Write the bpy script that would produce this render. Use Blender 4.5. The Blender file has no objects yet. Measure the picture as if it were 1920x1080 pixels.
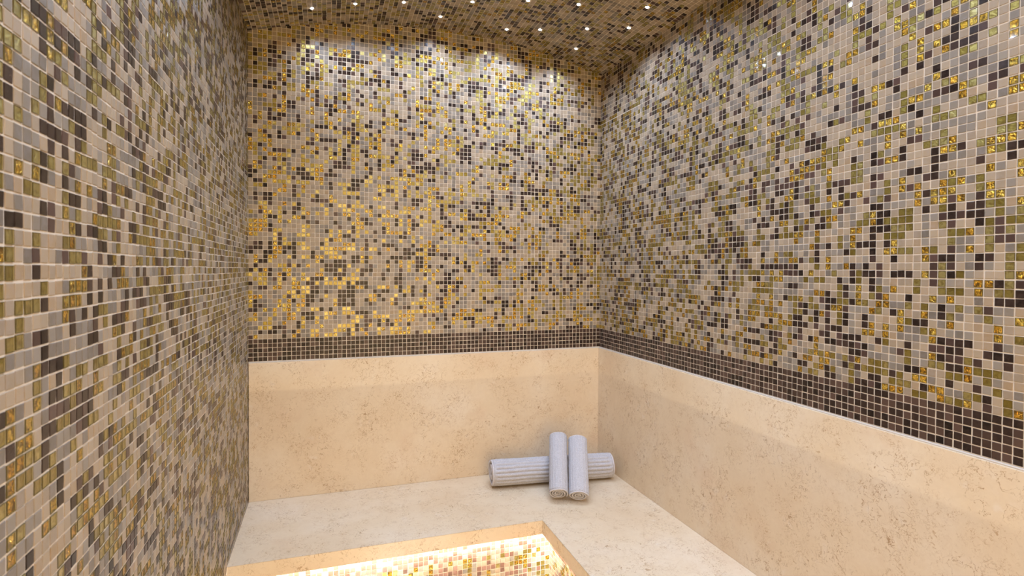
import bpy, bmesh, math, random
import numpy as np
from mathutils import Matrix, Vector

random.seed(7)
rng = np.random.default_rng(11)
scene = bpy.context.scene
COL = scene.collection

# ------------------------------------------------------------------ measures
PITCH = 0.0165                      # mosaic module
NCOL = 87
XL = -0.2773                        # left wall face
W = NCOL * PITCH
XR = XL + W                         # right wall face
D = 2.2360                          # back wall face
FRONT = -0.50                       # front wall face
ZM = 0.5158                         # lower edge of the mosaic above the bench
ZS = 1.7274                         # springing of the vault
SAG = 0.1008
PX, PY = 0.6991, 1.7597             # bench edges (right bench, back bench)
FLOOR = -0.48
PROUD = 0.010                       # thickness of the marble backrests
CZ = 0.8597                         # camera height over the bench
F_PX, YAW, TILT, ROLL, SHIFT = 1039.82, 0.32088, 0.012784, 0.0044711, -21.347

# ------------------------------------------------------------------ camera
fw = np.array([math.sin(YAW)*math.cos(TILT), math.cos(YAW)*math.cos(TILT), -math.sin(TILT)])
rt = np.array([math.cos(YAW), -math.sin(YAW), 0.0])
up = np.cross(rt, fw)
r2 = rt*math.cos(ROLL) + up*math.sin(ROLL)
u2 = -rt*math.sin(ROLL) + up*math.cos(ROLL)
CAM = np.array([0.0, 0.0, CZ])
cd = bpy.data.cameras.new('camera')
cam = bpy.data.objects.new('camera', cd)
COL.objects.link(cam)
m = Matrix.Identity(4)
for i in range(3):
    m[i][0], m[i][1], m[i][2], m[i][3] = r2[i], u2[i], -fw[i], CAM[i]
cam.matrix_world = m
cd.sensor_width = 36.0
cd.lens = F_PX*36.0/1920.0
cd.shift_y = SHIFT/1920.0
cd.clip_start = 0.02
cd.dof.use_dof = True
cd.dof.focus_distance = 2.1
cd.dof.aperture_fstop = 11.0
scene.camera = cam

# ------------------------------------------------------------------ world, light, exposure
world = bpy.data.worlds.new('hall_ambience')
scene.world = world
world.use_nodes = True
bg = world.node_tree.nodes['Background']
bg.inputs[0].default_value = (0.95, 0.72, 0.42, 1)
bg.inputs[1].default_value = 1.1

STAR_W = 0.63
DOOR_FILL_W = 33
STRIP_E = 190
FLOORLAMP_W = 2.4
EXPOSURE = 0.04

ld = bpy.data.lights.new('doorway_fill', 'AREA')  # added warm fill from behind the camera, not a known source
ld.shape = 'RECTANGLE'
ld.size, ld.size_y = 1.5, 2.1
ld.energy = DOOR_FILL_W
ld.color = (1.0, 0.67, 0.29)
lo = bpy.data.objects.new('doorway_fill', ld)
lo.location = (0.22, FRONT-0.75, 0.62)
lo.rotation_euler = (math.radians(90), 0, 0)
COL.objects.link(lo)

vs = scene.view_settings
scene.display_settings.display_device = 'sRGB'
vs.view_transform = 'Standard'
vs.look = 'None'
vs.exposure = EXPOSURE
vs.gamma = 1.0
vs.use_curve_mapping = False

# ------------------------------------------------------------------ small helpers
def lin(r, g, b):
    f = lambda c: (c/255/12.92) if c/255 <= 0.04045 else ((c/255+0.055)/1.055)**2.4
    return (f(r), f(g), f(b), 1.0)

def link(name, mesh, parent=None):
    o = bpy.data.objects.new(name, mesh)
    COL.objects.link(o)
    if parent is not None:
        o.parent = parent
    return o

def obj(name, bm, mat, parent=None, smooth=False):
    me = bpy.data.meshes.new(name)
    bm.normal_update()
    bm.to_mesh(me)
    bm.free()
    for mt in (mat if isinstance(mat, (list, tuple)) else [mat]):
        me.materials.append(mt)
    if smooth:
        me.polygons.foreach_set('use_smooth', [True]*len(me.polygons))
    return link(name, me, parent)

def thing(name, label, cat, loc=(0, 0, 0), group=None):
    o = bpy.data.objects.new(name, None)
    COL.objects.link(o)
    o.empty_display_size = 0.05
    o.location = loc
    o['label'] = label
    o['category'] = cat
    if group:
        o['group'] = group
    return o

def box(bm, x0, x1, y0, y1, z0, z1):
    v = [bm.verts.new((x, y, z)) for z in (z0, z1) for y in (y0, y1) for x in (x0, x1)]
    for f in ((0, 2, 3, 1), (4, 5, 7, 6), (0, 1, 5, 4), (2, 6, 7, 3), (0, 4, 6, 2), (1, 3, 7, 5)):
        bm.faces.new([v[i] for i in f])

def bevel(bm, w, seg=2):
    bmesh.ops.bevel(bm, geom=list(bm.edges), offset=w, segments=seg, affect='EDGES', profile=0.5, clamp_overlap=True)

# ------------------------------------------------------------------ node helpers
class NT:
    def __init__(self, name):
        self.m = bpy.data.materials.new(name)
        self.m.use_nodes = True
        self.t = self.m.node_tree
        self.b = self.t.nodes['Principled BSDF']
    def n(self, kind, **kw):
        x = self.t.nodes.new(kind)
        for k, v in kw.items():
            setattr(x, k, v)
        return x
    def l(self, a, b):
        self.t.links.new(a, b)
    def setin(self, node, key, v):
        if hasattr(v, 'is_output'):
            self.l(v, node.inputs[key])
        else:
            node.inputs[key].default_value = v
    def pos(self):
        return self.n('ShaderNodeNewGeometry').outputs['Position']
    def rand(self):
        g = self.n('ShaderNodeNewGeometry').outputs['Random Per Island']
        o = self.n('ShaderNodeObjectInfo').outputs['Random']
        return self.math('FRACT', self.math('ADD', g, self.math('MULTIPLY', o, 7.31)))
    def math(self, op, a, b=0.0, c=0.0, clamp=False):
        x = self.n('ShaderNodeMath', operation=op, use_clamp=clamp)
        for i, v in enumerate((a, b, c)):
            self.setin(x, i, v)
        return x.outputs[0]
    def noise(self, vec, scale, detail=3, rough=0.55, dist=0.0, out='Fac'):
        x = self.n('ShaderNodeTexNoise')
        self.l(vec, x.inputs['Vector'])
        x.inputs['Scale'].default_value = scale
        x.inputs['Detail'].default_value = detail
        x.inputs['Roughness'].default_value = rough
        x.inputs['Distortion'].default_value = dist
        return x.outputs[out]
    def ramp(self, fac, stops, interp='LINEAR'):
        x = self.n('ShaderNodeValToRGB')
        x.color_ramp.interpolation = interp
        e = x.color_ramp.elements
        while len(e) < len(stops):
            e.new(0.5)
        for i, (p, c) in enumerate(stops):
            e[i].position = p
            e[i].color = c
        self.l(fac, x.inputs[0])
        return x.outputs[0]
    def mix(self, fac, a, b, mode='MIX'):
        x = self.n('ShaderNodeMix', data_type='RGBA', blend_type=mode)
        self.setin(x, 0, fac)
        self.setin(x, 6, a)
        self.setin(x, 7, b)
        return x.outputs[2]
    def maprange(self, v, a, b, c=0.0, d=1.0):
        x = self.n('ShaderNodeMapRange')
        self.setin(x, 0, v)
        for i, q in enumerate((a, b, c, d)):
            x.inputs[i+1].default_value = q
        return x.outputs[0]
    def bump(self, h, strength, dist):
        x = self.n('ShaderNodeBump')
        self.l(h, x.inputs['Height'])
        x.inputs['Strength'].default_value = strength
        x.inputs['Distance'].default_value = dist
        self.l(x.outputs[0], self.b.inputs['Normal'])
    def p(self, **kw):
        names = dict(color='Base Color', rough='Roughness', metal='Metallic', coat='Coat Weight', coatr='Coat Roughness',
                     spec='Specular IOR Level', sheen='Sheen Weight', sheenr='Sheen Roughness', emit='Emission Color', emits='Emission Strength')
        for k, v in kw.items():
            self.setin(self.b, names[k], v)
        return self.m

def warp(nt, vec, scale, amt):
    c = nt.n('ShaderNodeVectorMath', operation='SUBTRACT')
    nt.l(nt.noise(vec, scale, 3, 0.6, out='Color'), c.inputs[0])
    c.inputs[1].default_value = (0.5, 0.5, 0.5)
    s = nt.n('ShaderNodeVectorMath', operation='SCALE')
    nt.l(c.outputs[0], s.inputs[0])
    s.inputs['Scale'].default_value = amt
    a = nt.n('ShaderNodeVectorMath', operation='ADD')
    nt.l(vec, a.inputs[0])
    nt.l(s.outputs[0], a.inputs[1])
    return a.outputs[0]

# ------------------------------------------------------------------ materials
def marble():
    t = NT('beige_marble')
    p = t.pos()
    w = warp(t, p, 14.0, 0.10)
    big = t.noise(p, 3.2, 4, 0.55)
    base = t.ramp(big, [(0.30, (0.70, 0.545, 0.365, 1)), (0.5, (0.745, 0.605, 0.425, 1)), (0.70, (0.775, 0.66, 0.505, 1))])
    red = t.maprange(t.noise(w, 5.0, 3, 0.6), 0.56, 0.76, 0, 0.5)
    base = t.mix(red, base, (0.67, 0.48, 0.32, 1))
    # pale fossil blots
    vo = t.n('ShaderNodeTexVoronoi', feature='F1')
    t.l(w, vo.inputs['Vector'])
    vo.inputs['Scale'].default_value = 26
    blot = t.math('MULTIPLY', t.maprange(vo.outputs['Distance'], 0.12, 0.30, 1, 0), t.maprange(t.noise(p, 9, 2), 0.5, 0.66, 0, 0.5))
    base = t.mix(blot, base, (0.78, 0.69, 0.58, 1))
    fine = t.noise(w, 60, 4, 0.7)
    base = t.mix(t.maprange(fine, 0.35, 0.75, 0.0, 0.30), base, (0.63, 0.47, 0.32, 1))
    # curly hair veins
    def vein(scale, dist, width, lo, hi):
        v = t.noise(warp(t, p, scale*1.3, dist), scale, 2.2, 0.55, 1.2)
        ln = t.maprange(t.math('ABSOLUTE', t.math('SUBTRACT', v, 0.5)), 0.0, width, 1, 0)
        return t.math('MULTIPLY', ln, t.maprange(t.noise(p, scale*0.30, 4), lo, hi, 0, 1))
    v1 = vein(30, 0.035, 0.015, 0.45, 0.59)
    v2 = vein(58, 0.018, 0.018, 0.45, 0.59)
    base = t.mix(t.math('MULTIPLY', v1, 0.9), base, (0.34, 0.19, 0.08, 1))
    base = t.mix(t.math('MULTIPLY', v2, 0.85), base, (0.42, 0.24, 0.10, 1))
    t.bump(fine, 0.06, 0.001)
    return t.p(color=base, rough=0.42, spec=0.35)

def grout():
    t = NT('pale_grout')
    n = t.noise(t.pos(), 120, 3)
    c = t.ramp(n, [(0.3, (0.66, 0.555, 0.43, 1)), (0.7, (0.76, 0.65, 0.51, 1))])
    return t.p(color=c, rough=0.85)

def stone_tile(name, stops, rough, vein, spec=0.34):
    t = NT(name)
    p = t.pos()
    c = t.ramp(t.rand(), stops)
    n = t.noise(warp(t, p, 60, 0.02), 90, 4, 0.6)
    c = t.mix(t.maprange(n, 0.42, 0.75, 0, vein[3]), c, (vein[0], vein[1], vein[2], 1))
    t.bump(t.noise(p, 260, 2), 0.10, 0.0006)
    return t.p(color=c, rough=rough, spec=spec)

def foil_tile(name, stops, rough, scale, strength, dark, lo, hi):
    t = NT(name)
    p = t.pos()
    c = t.ramp(t.rand(), stops)
    h = t.noise(p, scale, 2, 0.5, 0.6)
    c = t.mix(t.maprange(h, lo, hi, 0.85, 0), c, dark)
    t.bump(h, strength, 0.004)
    return t.p(color=c, metal=0.85, rough=rough, coat=0.6, coatr=0.05)

M = {}
M['marble'] = marble()
M['grout'] = grout()
M['beige'] = stone_tile('beige_stone', [(0.0, (0.285, 0.220, 0.152, 1)), (0.45, (0.345, 0.264, 0.175, 1)), (0.8, (0.395, 0.303, 0.20, 1)), (1.0, (0.33, 0.225, 0.125, 1))], 0.38, (0.36, 0.29, 0.24, 0.5))
M['grey'] = stone_tile('grey_stone', [(0.0, (0.155, 0.127, 0.097, 1)), (0.5, (0.215, 0.178, 0.135, 1)), (1.0, (0.29, 0.243, 0.185, 1))], 0.34, (0.25, 0.22, 0.21, 0.5))
M['dark'] = stone_tile('dark_brown_stone', [(0.0, (0.014, 0.009, 0.007, 1)), (0.55, (0.036, 0.022, 0.016, 1)), (1.0, (0.105, 0.062, 0.050, 1))], 0.20, (0.085, 0.055, 0.042, 0.45), 0.22)
M['band'] = stone_tile('brown_band_stone', [(0.0, (0.012, 0.008, 0.006, 1)), (0.5, (0.040, 0.024, 0.018, 1)), (1.0, (0.110, 0.066, 0.048, 1))], 0.30, (0.085, 0.05, 0.036, 0.5), 0.22)
M['brown'] = stone_tile('overlit_dark_stone', [(0.0, (0.10, 0.050, 0.034, 1)), (0.5, (0.165, 0.085, 0.058, 1)), (1.0, (0.24, 0.135, 0.10, 1))], 0.32, (0.20, 0.11, 0.08, 0.5))  # dark stone lightened: the strip's overexposure is painted into the colour
M['gold'] = foil_tile('gold_foil_glass', [(0.0, (0.70, 0.37, 0.035, 1)), (0.5, (0.85, 0.51, 0.055, 1)), (1.0, (0.85, 0.61, 0.11, 1))], 0.24, 200, 1.0, (0.09, 0.038, 0.004, 1), 0.38, 0.57)
M['olive'] = foil_tile('olive_gold_glass', [(0.0, (0.30, 0.225, 0.045, 1)), (0.5, (0.43, 0.34, 0.085, 1)), (1.0, (0.58, 0.49, 0.19, 1))], 0.36, 130, 0.30, (0.26, 0.19, 0.04, 1), 0.30, 0.55)
t = NT('dark_glass_edge')
M['edge'] = t.p(color=(0.10, 0.075, 0.02, 1), rough=0.15, coat=0.4)
t = NT('white_sealant')
M['seal'] = t.p(color=(0.66, 0.59, 0.51, 1), rough=0.5)
t = NT('warm_plaster')
M['plaster'] = t.p(color=t.ramp(t.noise(t.pos(), 30), [(0.3, (0.50, 0.42, 0.33, 1)), (0.7, (0.56, 0.47, 0.38, 1))]), rough=0.7)
t = NT('led_diffuser')
M['led'] = t.p(color=(0.9, 0.9, 0.9, 1), emit=(1.0, 0.95, 0.87, 1), emits=STRIP_E)
t = NT('lit_crystal')
M['crystal'] = t.p(color=(0.95, 0.95, 0.95, 1), rough=0.1, emit=(1.0, 0.99, 0.97, 1), emits=14.0)
t = NT('polished_steel')
M['steel'] = t.p(color=(0.75, 0.74, 0.72, 1), metal=1.0, rough=0.18)

def terry(name, c0, c1, bumpd):
    t = NT(name)
    p = t.pos()
    n = t.noise(p, 420, 3, 0.7)
    n2 = t.noise(p, 60, 2)
    c = t.ramp(n, [(0.28, c0), (0.62, c1)])
    c = t.mix(t.maprange(n2, 0.3, 0.7, 0, 0.12), c, (0.75, 0.74, 0.76, 1))
    t.bump(n, 0.9, bumpd)
    return t.p(color=c, rough=0.95, sheen=0.25, spec=0.1)
M['terry'] = terry('grey_terry_cotton', (0.36, 0.35, 0.375, 1), (0.64, 0.625, 0.655, 1), 0.0022)
M['hem'] = terry('woven_towel_hem', (0.50, 0.475, 0.49, 1), (0.66, 0.63, 0.65, 1), 0.0005)

# ------------------------------------------------------------------ mosaic
KINDS = ['beige', 'grey', 'dark', 'gold', 'olive', 'band', 'brown']
TSZ = 0.0145                                   # face of one tile
HALF = TSZ/2

def unit_tile(foil):
    """One tile centred on the origin, normal +z: (verts, faces, slot per face)."""
    h, b = HALF, 0.0006
    def ring(s, z):
        return [(-s, -s, z), (s, -s, z), (s, s, z), (-s, s, z)]
    q = lambda a, c: [(a+i, a+(i+1) % 4, c+(i+1) % 4, c+i) for i in range(4)]
    if not foil:
        v = ring(h, -0.0006) + ring(h, 0.0006) + ring(h-b, 0.0010)
        f = q(0, 4) + q(4, 8) + [(8, 9, 10, 11)]
        return np.array(v), np.array(f), np.zeros(len(f), int)
    v = ring(h, -0.0006) + ring(h-0.0002, 0.0011) + ring(h-0.0008, 0.0011) + ring(h-0.0010, 0.00048)
    f = q(0, 4) + q(4, 8) + q(8, 12) + [(12, 13, 14, 15)]
    return np.array(v), np.array(f), np.array([1]*12+[0])
UT = {k: unit_tile(k in ('gold', 'olive')) for k in KINDS}

def kind_grid(nr, nc, seed, weights=(0.30, 0.19, 0.215, 0.13, 0.165)):
    """A random scatter that tends to repeat a neighbour, in columns a little more than in rows."""
    g = np.random.default_rng(seed)
    k = g.choice(5, size=(nr, nc), p=np.array(weights)/sum(weights))
    for r in range(1, nr):
        u = g.random(nc)
        k[r] = np.where(u < 0.20, k[r-1], k[r])
        s = g.random(nc)
        for c in range(1, nc):
            if s[c] < 0.13:
                k[r, c] = k[r, c-1]
    return k

def project(P):
    d = P - CAM
    z = d@fw
    z = np.where(np.abs(z) < 1e-6, 1e-6, z)
    return 960+F_PX*(d@r2)/z, 540+SHIFT-F_PX*(d@u2)/z, z

tile_mesh = {}
def shared_tile(kind):
    if kind not in tile_mesh:
        v, f, s = UT[kind]
        me = bpy.data.meshes.new('tile_'+kind)
        me.from_pydata([tuple(x) for x in v], [], [tuple(int(i) for i in x) for x in f])
        me.materials.append(M[kind])
        me.materials.append(M['edge'])
        me.polygons.foreach_set('material_index', s.astype(np.int32))
        tile_mesh[kind] = me
    return tile_mesh[kind]

TILE_LABEL = {'beige': None, 'grey': 'grey stone mosaic tile', 'dark': 'dark brown stone mosaic tile', 'gold': 'crinkled gold foil glass tile',
              'olive': 'smooth olive gold glass tile', 'band': 'dark brown stone mosaic tile', 'brown': 'dark brown stone mosaic tile with strip glow in its colour'}

def mosaic(parent, C, U, V, N, kinds, su=None, sv=None, single=300, tilt=0.012, jitter=0.00026):
    """Lay one tile at each centre C: the ones that show largest become objects of their own, the rest one joined part."""
    n = len(C)
    su = np.ones(n) if su is None else su
    sv = np.ones(n) if sv is None else sv
    a = np.clip(rng.normal(0, tilt, n), -0.022, 0.022)[:, None]
    b = np.clip(rng.normal(0, tilt, n), -0.022, 0.022)[:, None]
    Nn = N + a*U + b*V
    Nn /= np.linalg.norm(Nn, axis=1)[:, None]
    rot = rng.normal(0, 0.014, n)[:, None]
    Un = U + rot*V
    Un = Un - Nn*np.sum(Un*Nn, axis=1)[:, None]
    Un /= np.linalg.norm(Un, axis=1)[:, None]
    Vn = np.cross(Nn, Un)
    C = C + U*rng.normal(0, jitter, n)[:, None] + V*rng.normal(0, jitter, n)[:, None] + N*np.clip(rng.normal(0, 0.00006, n), -0.00012, 0.00012)[:, None]
    x, y, z = project(C)
    xu, yu, _ = project(C+U*PITCH)
    xv, yv, _ = project(C+V*PITCH)
    area = np.abs((xu-x)*(yv-y)-(xv-x)*(yu-y))
    facing = np.sum((CAM-C)*N, axis=1) > 0
    ok = (z > 0.05) & (x > 2) & (x < 1918) & (y > 2) & (y < 1078) & facing & (su > 0.999) & (sv > 0.999)
    area = np.where(ok, area, -1)
    order = np.argsort(-area)
    pick = order[:single]
    pick = pick[area[pick] > 0]
    for i in pick:
        o = bpy.data.objects.new('tile', shared_tile(KINDS[kinds[i]]))
        mw = Matrix(((Un[i, 0], Vn[i, 0], Nn[i, 0], C[i, 0]), (Un[i, 1], Vn[i, 1], Nn[i, 1], C[i, 1]), (Un[i, 2], Vn[i, 2], Nn[i, 2], C[i, 2]), (0, 0, 0, 1)))
        o.matrix_basis = mw
        o.parent = parent
        lab = TILE_LABEL[KINDS[kinds[i]]]
        if lab:
            o['label'] = lab
        COL.objects.link(o)
    rest = np.ones(n, bool)
    rest[pick] = False
    VV, FF, MM, off = [], [], [], 0
    for ki, k in enumerate(KINDS):
        idx = np.where(rest & (kinds == ki))[0]
        if not len(idx):
            continue
        v, f, s = UT[k]
        P = (C[idx][:, None, :] + v[None, :, 0, None]*su[idx][:, None, None]*Un[idx][:, None, :]
             + v[None, :, 1, None]*sv[idx][:, None, None]*Vn[idx][:, None, :] + v[None, :, 2, None]*Nn[idx][:, None, :])
        fi = f[None]+(np.arange(len(idx))*len(v))[:, None, None]+off
        VV.append(P.reshape(-1, 3))
        FF.append(fi.reshape(-1, 4))
        MM.append(np.tile(np.where(s == 0, ki, len(KINDS)), len(idx)))
        off += len(idx)*len(v)
    if not VV:
        return
    VV, FF, MM = np.concatenate(VV), np.concatenate(FF), np.concatenate(MM)
    me = bpy.data.meshes.new('mosaic_tiles')
    me.vertices.add(len(VV))
    me.vertices.foreach_set('co', VV.astype(np.float32).ravel())
    me.loops.add(FF.size)
    me.loops.foreach_set('vertex_index', FF.astype(np.int32).ravel())
    me.polygons.add(len(FF))
    me.polygons.foreach_set('loop_start', np.arange(0, FF.size, 4, dtype=np.int32))
    for k in KINDS:
        me.materials.append(M[k])
    me.materials.append(M['edge'])
    me.polygons.foreach_set('material_index', MM.astype(np.int32))
    me.polygons.foreach_set('use_smooth', np.zeros(len(FF), bool))
    me.update(calc_edges=True)
    o = link('mosaic_tiles', me, parent)
    o['kind'] = 'stuff'

def sheet_wobble(nr, nc, seed, amp=0.0006, size=20):
    """Mosaic comes in sheets: each sheet sits a hair off its neighbours."""
    g = np.random.default_rng(seed)
    sr, sc = nr//size+2, nc//size+2
    du, dv = g.normal(0, amp, (sr, sc)), g.normal(0, amp, (sr, sc))
    R, K = np.meshgrid(np.arange(nr)//size, np.arange(nc)//size, indexing='ij')
    return np.clip(du[R, K], -0.0007, 0.0007), np.clip(dv[R, K], -0.0007, 0.0007)

def flat_field(parent, origin, U, V, N, nc, nr, seed, keep=None, band=0, weights=(0.30, 0.19, 0.215, 0.13, 0.165), amp=0.0005, **kw):
    U, V, N, origin = (np.array(a, float) for a in (U, V, N, origin))
    k = kind_grid(nr, nc, seed, weights)
    if band:
        k[:band] = 5
    du, dv = sheet_wobble(nr, nc, seed+100, amp)
    if band:
        du[:band+1] = 0
        dv[:band+1] = 0
    R, K = np.meshgrid(np.arange(nr), np.arange(nc), indexing='ij')
    uu, vv = (K+0.5)*PITCH+du, (R+0.5)*PITCH+dv
    sv = np.ones((nr, nc))
    C = origin + uu[..., None]*U + vv[..., None]*V
    C, k, sv = C.reshape(-1, 3), k.ravel(), sv.ravel()
    if keep is not None:
        s = keep(C)
        C, k, sv = C[s], k[s], sv[s]
    n = len(C)
    mosaic(parent, C, np.tile(U, (n, 1)), np.tile(V, (n, 1)), np.tile(N, (n, 1)), k, sv=sv, **kw)

ARC_R = (W*W/4+SAG*SAG)/(2*SAG)
ARC_X, ARC_Z = XL+W/2, ZS+SAG-ARC_R
def arc_z(x):
    return ARC_Z+np.sqrt(ARC_R**2-(np.asarray(x)-ARC_X)**2)

# ------------------------------------------------------------------ the setting
T = 0.12
def structure(name, bm, mat, smooth=False):
    o = obj(name, bm, mat, None, smooth)
    o['kind'] = 'structure'
    return o

bm = bmesh.new(); box(bm, XL-T, XR+T, D, D+T, FLOOR-T, ZS+0.25)
wall_back = structure('wall_back', bm, M['grout'])
bm = bmesh.new(); box(bm, XL-T, XL, FRONT, D, FLOOR-T, ZS+0.25)
wall_left = structure('wall_left', bm, M['grout'])
bm = bmesh.new(); box(bm, XR, XR+T, FRONT, D, FLOOR-T, ZS+0.25)
wall_right = structure('wall_right', bm, M['grout'])
bm = bmesh.new(); box(bm, XL, PX+0.045, FRONT, PY+0.045, FLOOR-T, FLOOR)
floor = structure('floor', bm, M['grout'])

# vaulted ceiling shell
bm = bmesh.new()
half = math.asin(W/2/ARC_R)
seg = 44
lo_, hi_ = [], []
for y in (FRONT, D):
    a_, b_ = [], []
    for i in range(seg+1):
        th = -half+2*half*i/seg
        x = ARC_X+ARC_R*math.sin(th)
        a_.append(bm.verts.new((x, y, ARC_Z+ARC_R*math.cos(th))))
        b_.append(bm.verts.new((x, y, ZS+0.25)))
    lo_.append(a_); hi_.append(b_)
for i in range(seg):
    bm.faces.new((lo_[0][i], lo_[0][i+1], lo_[1][i+1], lo_[1][i]))
    bm.faces.new((hi_[0][i], hi_[1][i], hi_[1][i+1], hi_[0][i+1]))
    bm.faces.new((lo_[0][i], hi_[0][i], hi_[0][i+1], lo_[0][i+1]))
    bm.faces.new((lo_[1][i], lo_[1][i+1], hi_[1][i+1], hi_[1][i]))
bm.faces.new((lo_[0][0], lo_[1][0], hi_[1][0], hi_[0][0]))
bm.faces.new((lo_[0][-1], hi_[0][-1], hi_[1][-1], lo_[1][-1]))
bmesh.ops.recalc_face_normals(bm, faces=list(bm.faces))
ceiling = structure('ceiling', bm, M['grout'])

# unseen front wall, its doorway widened for the added fill light
bm = bmesh.new()
box(bm, XL-T, -0.24, FRONT-T, FRONT, FLOOR-T, ZS+0.25)
box(bm, 0.95, XR+T, FRONT-T, FRONT, FLOOR-T, ZS+0.25)
box(bm, -0.24, 0.95, FRONT-T, FRONT, 1.62, ZS+0.25)
wall_front = structure('wall_front', bm, M['plaster'])

# mosaic on walls, vault and floor
nr_side = int((ZS-ZM)/PITCH)+1
flat_field(wall_back, (XL, D, ZM), (1, 0, 0), (0, 0, 1), (0, -1, 0), NCOL, nr_side+7, 1,
           keep=lambda C: C[:, 2]-HALF < arc_z(C[:, 0]), band=5)
nc_side = int((D-FRONT)/PITCH)
flat_field(wall_right, (XR, D, ZM), (0, -1, 0), (0, 0, 1), (-1, 0, 0), nc_side, nr_side, 2, band=5)
nl = int((ZM-FLOOR)/PITCH)
flat_field(wall_left, (XL, D-nc_side*PITCH, ZM-nl*PITCH), (0, 1, 0), (0, 0, 1), (1, 0, 0), nc_side, nl+nr_side, 3,
           keep=lambda C: ~((C[:, 2] < -0.045) & (C[:, 1] > PY+0.05)) & ~((C[:, 2] < 0.01) & (C[:, 2] > -0.056) & (C[:, 1] > PY-0.008)), amp=0.0007, jitter=0.00032, tilt=0.02)
FLOOR_MIX = (0.10, 0.12, 0.62, 0.06, 0.10)
flat_field(floor, (XL, FRONT, FLOOR), (1, 0, 0), (0, 1, 0), (0, 0, 1), int((PX+0.045-XL)/PITCH), int((PY+0.045-FRONT)/PITCH), 4,
           keep=lambda C: np.hypot(C[:, 0]-0.19, C[:, 1]-1.23) > 0.046, single=0, weights=FLOOR_MIX)

nca = 88
K, R = np.meshgrid(np.arange(nca), np.arange(nc_side), indexing='xy')
th = (-half+2*half*(K.ravel()+0.5)/nca)
yy = D-(R.ravel()+0.5)*PITCH
Cc = np.stack([ARC_X+ARC_R*np.sin(th), yy, ARC_Z+ARC_R*np.cos(th)], 1)
Uc = np.stack([np.cos(th), 0*th, -np.sin(th)], 1)
Nc = np.stack([-np.sin(th), 0*th, -np.cos(th)], 1)
Vc = np.cross(Nc, Uc)
STAR_PX = [(585, 14.5), (666, 6), (757, 3), (826, 30), (886, 2.5), (950, 54), (990, 0), (1012.5, 54.5), (1080, 90.5), (1085, 7.5), (1101, 53), (1179, 51), (1214, 12.5)]
STARS = [(-0.053, 2.095), (0.093, 2.063), (0.260, 2.031), (0.409, 2.113), (0.496, 1.959), (0.676, 2.115), (0.676, 1.866), (0.792, 2.046), (0.972, 2.100), (0.840, 1.795), (0.938, 1.928), (1.054, 1.818), (1.036, 1.664)]
far = random.Random(5)
REST = []
for j in range(9):
    for i in range(4):
        x = XL+0.16+i*0.37+far.uniform(-0.09, 0.09)
        y = -0.30+j*0.215+far.uniform(-0.06, 0.06)
        if all(math.hypot(x-a, y-b) > 0.10 for a, b in STARS+[r[:2] for r in REST]) and not (y > 1.52 and x > 0.75):
            REST.append((x, y, j, i))
clear = np.ones(len(Cc), bool)
for a, b in STARS+[r[:2] for r in REST]:
    clear &= np.hypot(Cc[:, 0]-a, Cc[:, 1]-b) > 0.0085
kc = kind_grid(nc_side, nca, 6, (0.33, 0.15, 0.22, 0.10, 0.20)).ravel()
mosaic(ceiling, Cc[clear], Uc[clear], Vc[clear], Nc[clear], kc[clear])

# ------------------------------------------------------------------ marble bench
bench = thing('marble_bench', 'L shaped beige marble bench with lit mosaic riser along back and right walls', 'bench', (0.2, 2.0, FLOOR))
def bpart(name, bm, mat, smooth=False):
    o = obj(name, bm, mat, bench, smooth)
    o.matrix_parent_inverse = Matrix.Translation(-Vector(bench.location))
    return o
E0 = 0.0022                                       # keeps slabs a hair off the walls
def prism(bm, bottom, top):
    lo, hi = [bm.verts.new(v) for v in bottom], [bm.verts.new(v) for v in top]
    n = len(lo)
    bm.faces.new(lo[::-1]); bm.faces.new(hi)
    for i in range(n):
        bm.faces.new((lo[i], lo[(i+1) % n], hi[(i+1) % n], hi[i]))
    bmesh.ops.recalc_face_normals(bm, faces=list(bm.faces))
# one L shaped slab; its inner edge is mitred against the aprons
bm = bmesh.new()
def ell(c, z):
    return [(XL+E0, PY+c, z), (PX+c, PY+c, z), (PX+c, FRONT+E0, z), (XR-PROUD, FRONT+E0, z), (XR-PROUD, D-PROUD, z), (XL+E0, D-PROUD, z)]
prism(bm, ell(0.0304, -0.030), ell(0.0004, 0.0))
bpart('seat_slab', bm, M['marble'])
AP = 0.018
bm = bmesh.new()                                  # profile rings at both ends, mitred in the corner
prof = [(0.0, -0.0004), (0.0, -0.047), (AP, -0.047), (AP, -AP-0.0004)]
prism(bm, [(XL+E0, PY+d, z) for d, z in prof], [(PX+d-0.0003, PY+d, z) for d, z in prof])
bpart('apron', bm, M['marble'])
bm = bmesh.new()
prism(bm, [(PX+d, FRONT+E0, z) for d, z in prof], [(PX+d, PY+d-0.0003, z) for d, z in prof])
bpart('apron', bm, M['marble'])
RR = 0.045
bm = bmesh.new(); box(bm, XL+E0, PX+RR+0.05, PY+RR, PY+RR+0.05, FLOOR, -0.0302)
riser_b = bpart('riser', bm, M['grout'])
bm = bmesh.new(); box(bm, PX+RR, PX+RR+0.05, FRONT+E0, PY+RR, FLOOR, -0.0302)
riser_r = bpart('riser', bm, M['grout'])
bm = bmesh.new(); box(bm, XL+0.004, PX+0.0315, PY+0.0195, PY+0.0315, -0.0370, -0.0303); bevel(bm, 0.0015)
bpart('light_strip', bm, M['led'])
bm = bmesh.new(); box(bm, PX+0.0195, PX+0.0315, FRONT+0.01, PY+0.0185, -0.0370, -0.0303); bevel(bm, 0.0015)
bpart('light_strip', bm, M['led'])
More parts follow.
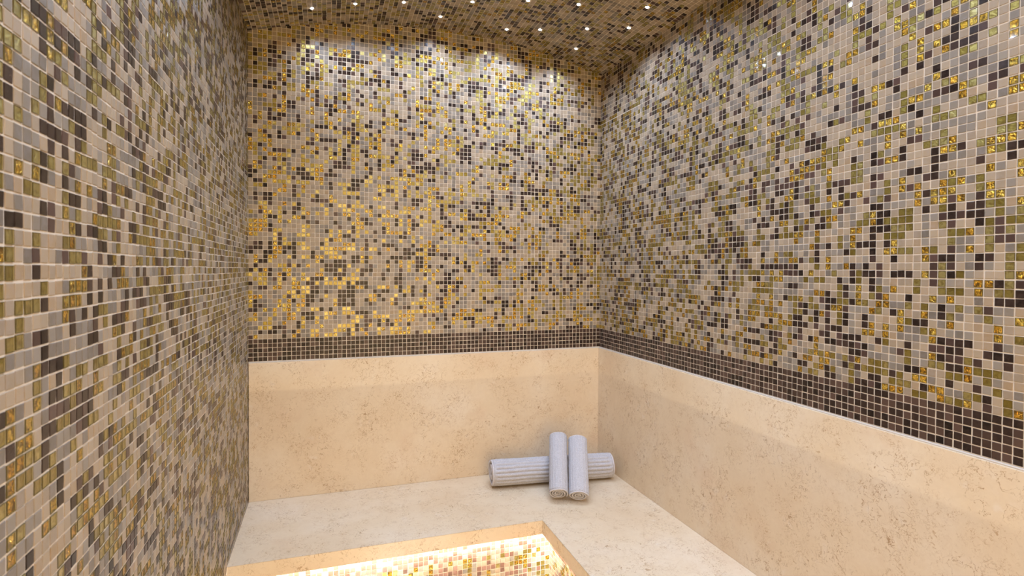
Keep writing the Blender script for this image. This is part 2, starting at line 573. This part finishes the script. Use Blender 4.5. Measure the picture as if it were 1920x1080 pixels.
def riser_field(parent, origin, U, N, nc, seed):
    # parent riser already carries the bench offset in its own matrix
    k0 = len(bpy.data.objects)
    nr = int((-0.048-FLOOR)/PITCH)
    V = (0, 0, -1)
    U, V, N, origin = (np.array(a, float) for a in (U, V, N, origin))
    k = kind_grid(nr, nc, seed)
    g = np.random.default_rng(seed+9)
    top = g.choice([6, 0, 1], size=(4, nc), p=[0.62, 0.20, 0.18])
    k[:4] = top
    k[k == 2] = 6  # dark riser tiles take the copy with strip light in its colour
    Rr, Kk = np.meshgrid(np.arange(nr), np.arange(nc), indexing='ij')
    C = (origin+((Kk+0.5)*PITCH)[..., None]*U+((Rr+0.5)*PITCH)[..., None]*V).reshape(-1, 3)
    n = len(C)
    mosaic(parent, C, np.tile(U, (n, 1)), np.tile(np.cross(N, U), (n, 1)), np.tile(N, (n, 1)), k.ravel())
riser_field(riser_b, (PX+RR-0.001, PY+RR, -0.048), (-1, 0, 0), (0, -1, 0), int((PX+RR-XL-0.003)/PITCH), 21)
riser_field(riser_r, (PX+RR, PY+RR, -0.048), (0, -1, 0), (-1, 0, 0), int((PY+RR-FRONT)/PITCH), 22)

# ------------------------------------------------------------------ marble backrests and their sealant
bm = bmesh.new(); box(bm, XL+E0, XR-E0, D-PROUD, D-E0, 0.0, ZM-0.0041); bevel(bm, 0.0010)
o = obj('backrest_panel', bm, M['marble'])
o['label'] = 'beige marble backrest panel below the back wall mosaic, behind the towels'; o['category'] = 'wall panel'
bm = bmesh.new(); box(bm, XL+E0, XR-E0, D-0.0055, D-0.0005, ZM-0.0040, ZM-0.0012); bevel(bm, 0.0010)
s_ = obj('sealant_bead', bm, M['seal'], o); s_['label'] = 'white sealant bead'
bm = bmesh.new(); box(bm, XR-PROUD, XR-E0, FRONT+E0, D-PROUD-0.0006, 0.0, ZM-0.0041); bevel(bm, 0.0010)
o = obj('backrest_panel', bm, M['marble'])
o['label'] = 'long beige marble backrest panel below the right wall mosaic'; o['category'] = 'wall panel'
bm = bmesh.new(); box(bm, XR-0.0055, XR-0.0005, FRONT+E0, D-0.006, ZM-0.0040, ZM-0.0012); bevel(bm, 0.0010)
s_ = obj('sealant_bead', bm, M['seal'], o); s_['label'] = 'white sealant bead'

# ------------------------------------------------------------------ rolled towels
def roll_mesh(sections, radius_fn, turns, thick, gap_fn, rib=None, n_per=40, seed=1, flat=1.0, bulge=0.0, taper=None, noise_amp=0.0006):
    """A sheet of cloth wound into a spiral; sections = list of positions along the axis (x). Returns a bmesh."""
    g = np.random.default_rng(seed)
    dense = np.linspace(0, 2.3*math.pi, n_per*5, endpoint=False)       # the outer turn shows its ribs
    phi = np.concatenate([dense, np.linspace(2.3*math.pi, turns*2*math.pi, int((turns-1.15)*n_per)+1)])   # 0 = outer end, grows inwards
    n = len(phi)-1
    bm = bmesh.new()
    ph = g.uniform(0, 6.28, 6)
    rows = []
    for x in sections:
        row = []
        for side in (0, 1):
            seq = range(n+1) if side == 0 else range(n, -1, -1)
            for i in seq:
                p = phi[i]
                r = radius_fn(p)
                r_here = r if side == 0 else max(r-thick, 0.0012)
                if side == 0 and rib is not None:
                    r_here += rib(p, x)
                w = 1+0.010*math.sin(ph[0]+p+x*17)+0.008*math.sin(ph[1]+2*p-x*23)
                if noise_amp and p < 7:
                    r_here += g.normal(0, noise_amp)
                edge = x+0.0012*math.sin(ph[2]+p*1.3)+0.0010*math.sin(ph[3]+p*2.7)+0.0008*p/6
                a = PHI0-p
                row.append(bm.verts.new((edge, r_here*w*math.cos(a), r_here*w*math.sin(a)*flat)))
        rows.append(row)
    k = len(rows[0])
    for a, b in zip(rows[:-1], rows[1:]):
        for i in range(k):
            j = (i+1) % k
            bm.faces.new((a[i], b[i], b[j], a[j]))
    for row, rev in ((rows[0], False), (rows[-1], True)):
        h = n+1
        for i in range(h-1):
            q = (row[i], row[i+1], row[k-2-i], row[k-1-i])
            bm.faces.new(q if not rev else q[::-1])
    bmesh.ops.recalc_face_normals(bm, faces=list(bm.faces))
    return bm

PHI0 = 0.0
def towel(name, label, group, length, R, r_in, turns, thick, loc, axis, roll0, rib, flat, hem, seed, start, gap=None, noise_amp=0.0006, nlen=40):
    global PHI0
    PHI0 = start
    root = thing(name, label, 'towel', loc, group)
    ax = Vector(axis).normalized()
    side = Vector((0, 0, 1)).cross(ax).normalized()
    upv = ax.cross(side)
    mw = Matrix((( ax.x, side.x, upv.x), (ax.y, side.y, upv.y), (ax.z, side.z, upv.z))).to_4x4()
    mw.translation = loc
    root.matrix_world = mw
    tot = turns*2*math.pi
    rf = gap or (lambda p: R-(R-r_in)*(p/tot))
    secs = np.linspace(hem, length-hem, nlen)
    body = roll_mesh(secs, rf, turns, thick, None, rib, seed=seed, flat=flat, noise_amp=noise_amp)
    obj('terry_cloth', body, M['terry'], root, True)
    for a, b in ((0.0, hem), (length-hem, length)):
        h = roll_mesh(np.linspace(a, b, 3), lambda p: rf(p)-0.0002, turns, thick*0.82, None, None, seed=seed, flat=flat, noise_amp=0)
        hh = obj('hem', h, M['hem'], root, True)
        hh['label'] = 'smooth woven towel hem'
    return root

# big bath towel lying along the back wall, ribbed lengthwise
def big_rib(p, x):
    q = p*0.0505/0.0165
    f = abs(math.sin(q*math.pi+0.10*math.sin(x*31)))
    fade = min(1.0, max(0.0, (x-0.012)/0.008))*min(1.0, max(0.0, (0.488-x)/0.008))
    return (0.0062*(f**0.6)-0.0050)*fade
def big_gap(p):
    u = p/(2*math.pi)
    if u <= 1.0:
        return 0.0500-0.0015*u
    return 0.0485-0.0135*min(1, (u-1)/0.25)-0.0105*max(0, u-1.25)
axis_l = Vector((1.112-0.612, 2.046-2.098, -0.004))
towel('bath_towel', 'thick ribbed grey bath towel rolled lengthwise against the back backrest', None, axis_l.length, 0.05, 0.015, 3.6, 0.0105,
      (0.612, 2.097, 0.0550), axis_l, 0, big_rib, 1.0, 0.005, 4, math.radians(-120), gap=big_gap, noise_amp=0.00055, nlen=110)

def small_rib(p, x):
    return 0.0011*abs(math.sin(p*9))-0.0006
th_ = math.radians(37)
def lean(x0, y0, dx, dy):
    h = math.hypot(dx, dy)
    return Vector((dx/h*math.cos(th_), dy/h*math.cos(th_), math.sin(th_)))
a1 = lean(0, 0, 0.078, 0.19)
a2 = lean(0, 0, 0.082, 0.19)
R1, R2 = 0.0375, 0.0392
towel('hand_towel', 'left one of two small grey hand towels, round roll leaning on the ribbed bath towel', 'hand towels leaning on the bath towel', 0.252, R1, 0.006, 3.4, 0.0058,
      (0.8085, 1.881, R1*math.cos(th_)+0.0005), a1, 0, small_rib, 1.0, 0.004, 8, math.radians(205))
towel('hand_towel', 'right one of two small grey hand towels, flatter roll nearer the corner', 'hand towels leaning on the bath towel', 0.248, R2, 0.006, 3.4, 0.0062,
      (0.8765, 1.849, R2*0.82*math.cos(th_)+0.0005), a2, 0, small_rib, 0.82, 0.004, 9, math.radians(168))

# ------------------------------------------------------------------ star lights in the vault
def ring_bm(r0, r1, z0, z1, n=20):
    bm = bmesh.new()
    prof = [(r0, z0), (r0+0.0006, z1), (r1-0.0006, z1), (r1, z0)]
    rings = [[bm.verts.new((r*math.cos(2*math.pi*i/n), r*math.sin(2*math.pi*i/n), z)) for i in range(n)] for r, z in prof]
    for a in range(4):
        A, B = rings[a], rings[(a+1) % 4]
        for i in range(n):
            bm.faces.new((A[i], A[(i+1) % n], B[(i+1) % n], B[i]))
    bmesh.ops.recalc_face_normals(bm, faces=list(bm.faces))
    return bm
def crystal_bm(r, h, n=10):
    bm = bmesh.new()
    prof = [(r, 0.0), (r*0.98, h*0.35), (r*0.72, h*0.75), (r*0.36, h)]
    rings = [[bm.verts.new((q*math.cos(2*math.pi*(i+0.5*j)/n), q*math.sin(2*math.pi*(i+0.5*j)/n), z)) for i in range(n)] for j, (q, z) in enumerate(prof)]
    for A, B in zip(rings[:-1], rings[1:]):
        for i in range(n):
            bm.faces.new((A[i], A[(i+1) % n], B[i]))
            bm.faces.new((A[(i+1) % n], B[(i+1) % n], B[i]))
    bm.faces.new(rings[-1])
    bm.faces.new(rings[0][::-1])
    return bm
def mesh_of(name, bm, mat):
    me = bpy.data.meshes.new(name); bm.to_mesh(me); bm.free(); me.materials.append(mat); return me
bez_me = mesh_of('bezel', ring_bm(0.0062, 0.0084, -0.0008, 0.0016), M['steel'])
cry_me = mesh_of('crystal', crystal_bm(0.0060, 0.0050), M['crystal'])
star_l = bpy.data.lights.new('star_beam', 'SPOT')
star_l.energy = STAR_W*4
star_l.spot_size = math.radians(154)
star_l.spot_blend = 1.0
star_l.shadow_soft_size = 0.005
star_l.color = (1.0, 1.22, 1.63)
LAB = ['first small bright star light from the left in the vaulted mosaic ceiling',
       'second small bright star light from the left in the vaulted mosaic ceiling',
       'third small bright star light from the left in the vaulted mosaic ceiling',
       'fourth star light from the left, low on the vault near the back wall',
       'fifth star light from the left, high beside the top of the picture',
       'sixth star light from the left, close above the back wall',
       'star light half cut off by the top of the picture, seventh from the left',
       'eighth star light from the left, low on the vault near the back wall',
       'lowest star light of the ceiling, nearest the corner of the back and right walls',
       'star light high on the vault right above the lowest corner one',
       'star light just above and right of the lowest corner one',
       'second star light from the right, lower of the two near the right wall',
       'rightmost star light of the ceiling, closest to the right wall']
def star(x, y, label):
    z = float(arc_z(x))-0.0004
    s = thing('star_light', label, 'ceiling light', (x, y, z), 'star lights in the vaulted ceiling')
    thx = math.asin((x-ARC_X)/ARC_R)
    s.rotation_euler = (math.pi, 0, 0)
    s.rotation_euler = Matrix(((math.cos(thx), 0, -math.sin(thx)), (0, -1, 0), (-math.sin(thx), 0, -math.cos(thx)))).to_euler()
    b = link('bezel', bez_me, s)
    c = link('crystal', cry_me, s)
    c.location = (0, 0, -0.0003)
    l = bpy.data.objects.new('star_beam', star_l)
    COL.objects.link(l)
    l.parent = s
    l.location = (0, 0, 0.012)
    l.rotation_euler = (math.pi, 0, 0)
for (x, y), lab in zip(STARS, LAB):
    star(x, y, lab)
ORD = ['first', 'second', 'third', 'fourth', 'fifth', 'sixth', 'seventh', 'eighth', 'ninth']
for x, y, j, i in REST:
    star(x, y, ORD[i]+' star light from the left wall in the '+ORD[j]+' row from the doorway')

# ------------------------------------------------------------------ recessed lamp in the floor
fl = thing('floor_uplight', 'round steel rimmed uplight sunk in the mosaic floor between the benches', 'floor light', (0.19, 1.23, FLOOR))
obj('bezel', ring_bm(0.032, 0.045, -0.001, 0.004, 32), M['steel'], fl)
t = NT('uplight_lens')
lens_m = t.p(color=(0.9, 0.9, 0.9, 1), rough=0.2, emit=(1.0, 0.95, 0.88, 1), emits=12.0)
obj('lens', crystal_bm(0.032, 0.003, 24), lens_m, fl)
ul = bpy.data.lights.new('uplight_beam', 'SPOT')
ul.energy = FLOORLAMP_W*4
ul.spot_size = math.radians(150)
ul.spot_blend = 0.4
ul.shadow_soft_size = 0.005
ul.color = (1.0, 0.88, 0.68)
uo = bpy.data.objects.new('uplight_beam', ul)
COL.objects.link(uo)
uo.parent = fl
uo.location = (0, 0, 0.02)
uo.rotation_euler = (math.pi, 0, 0)
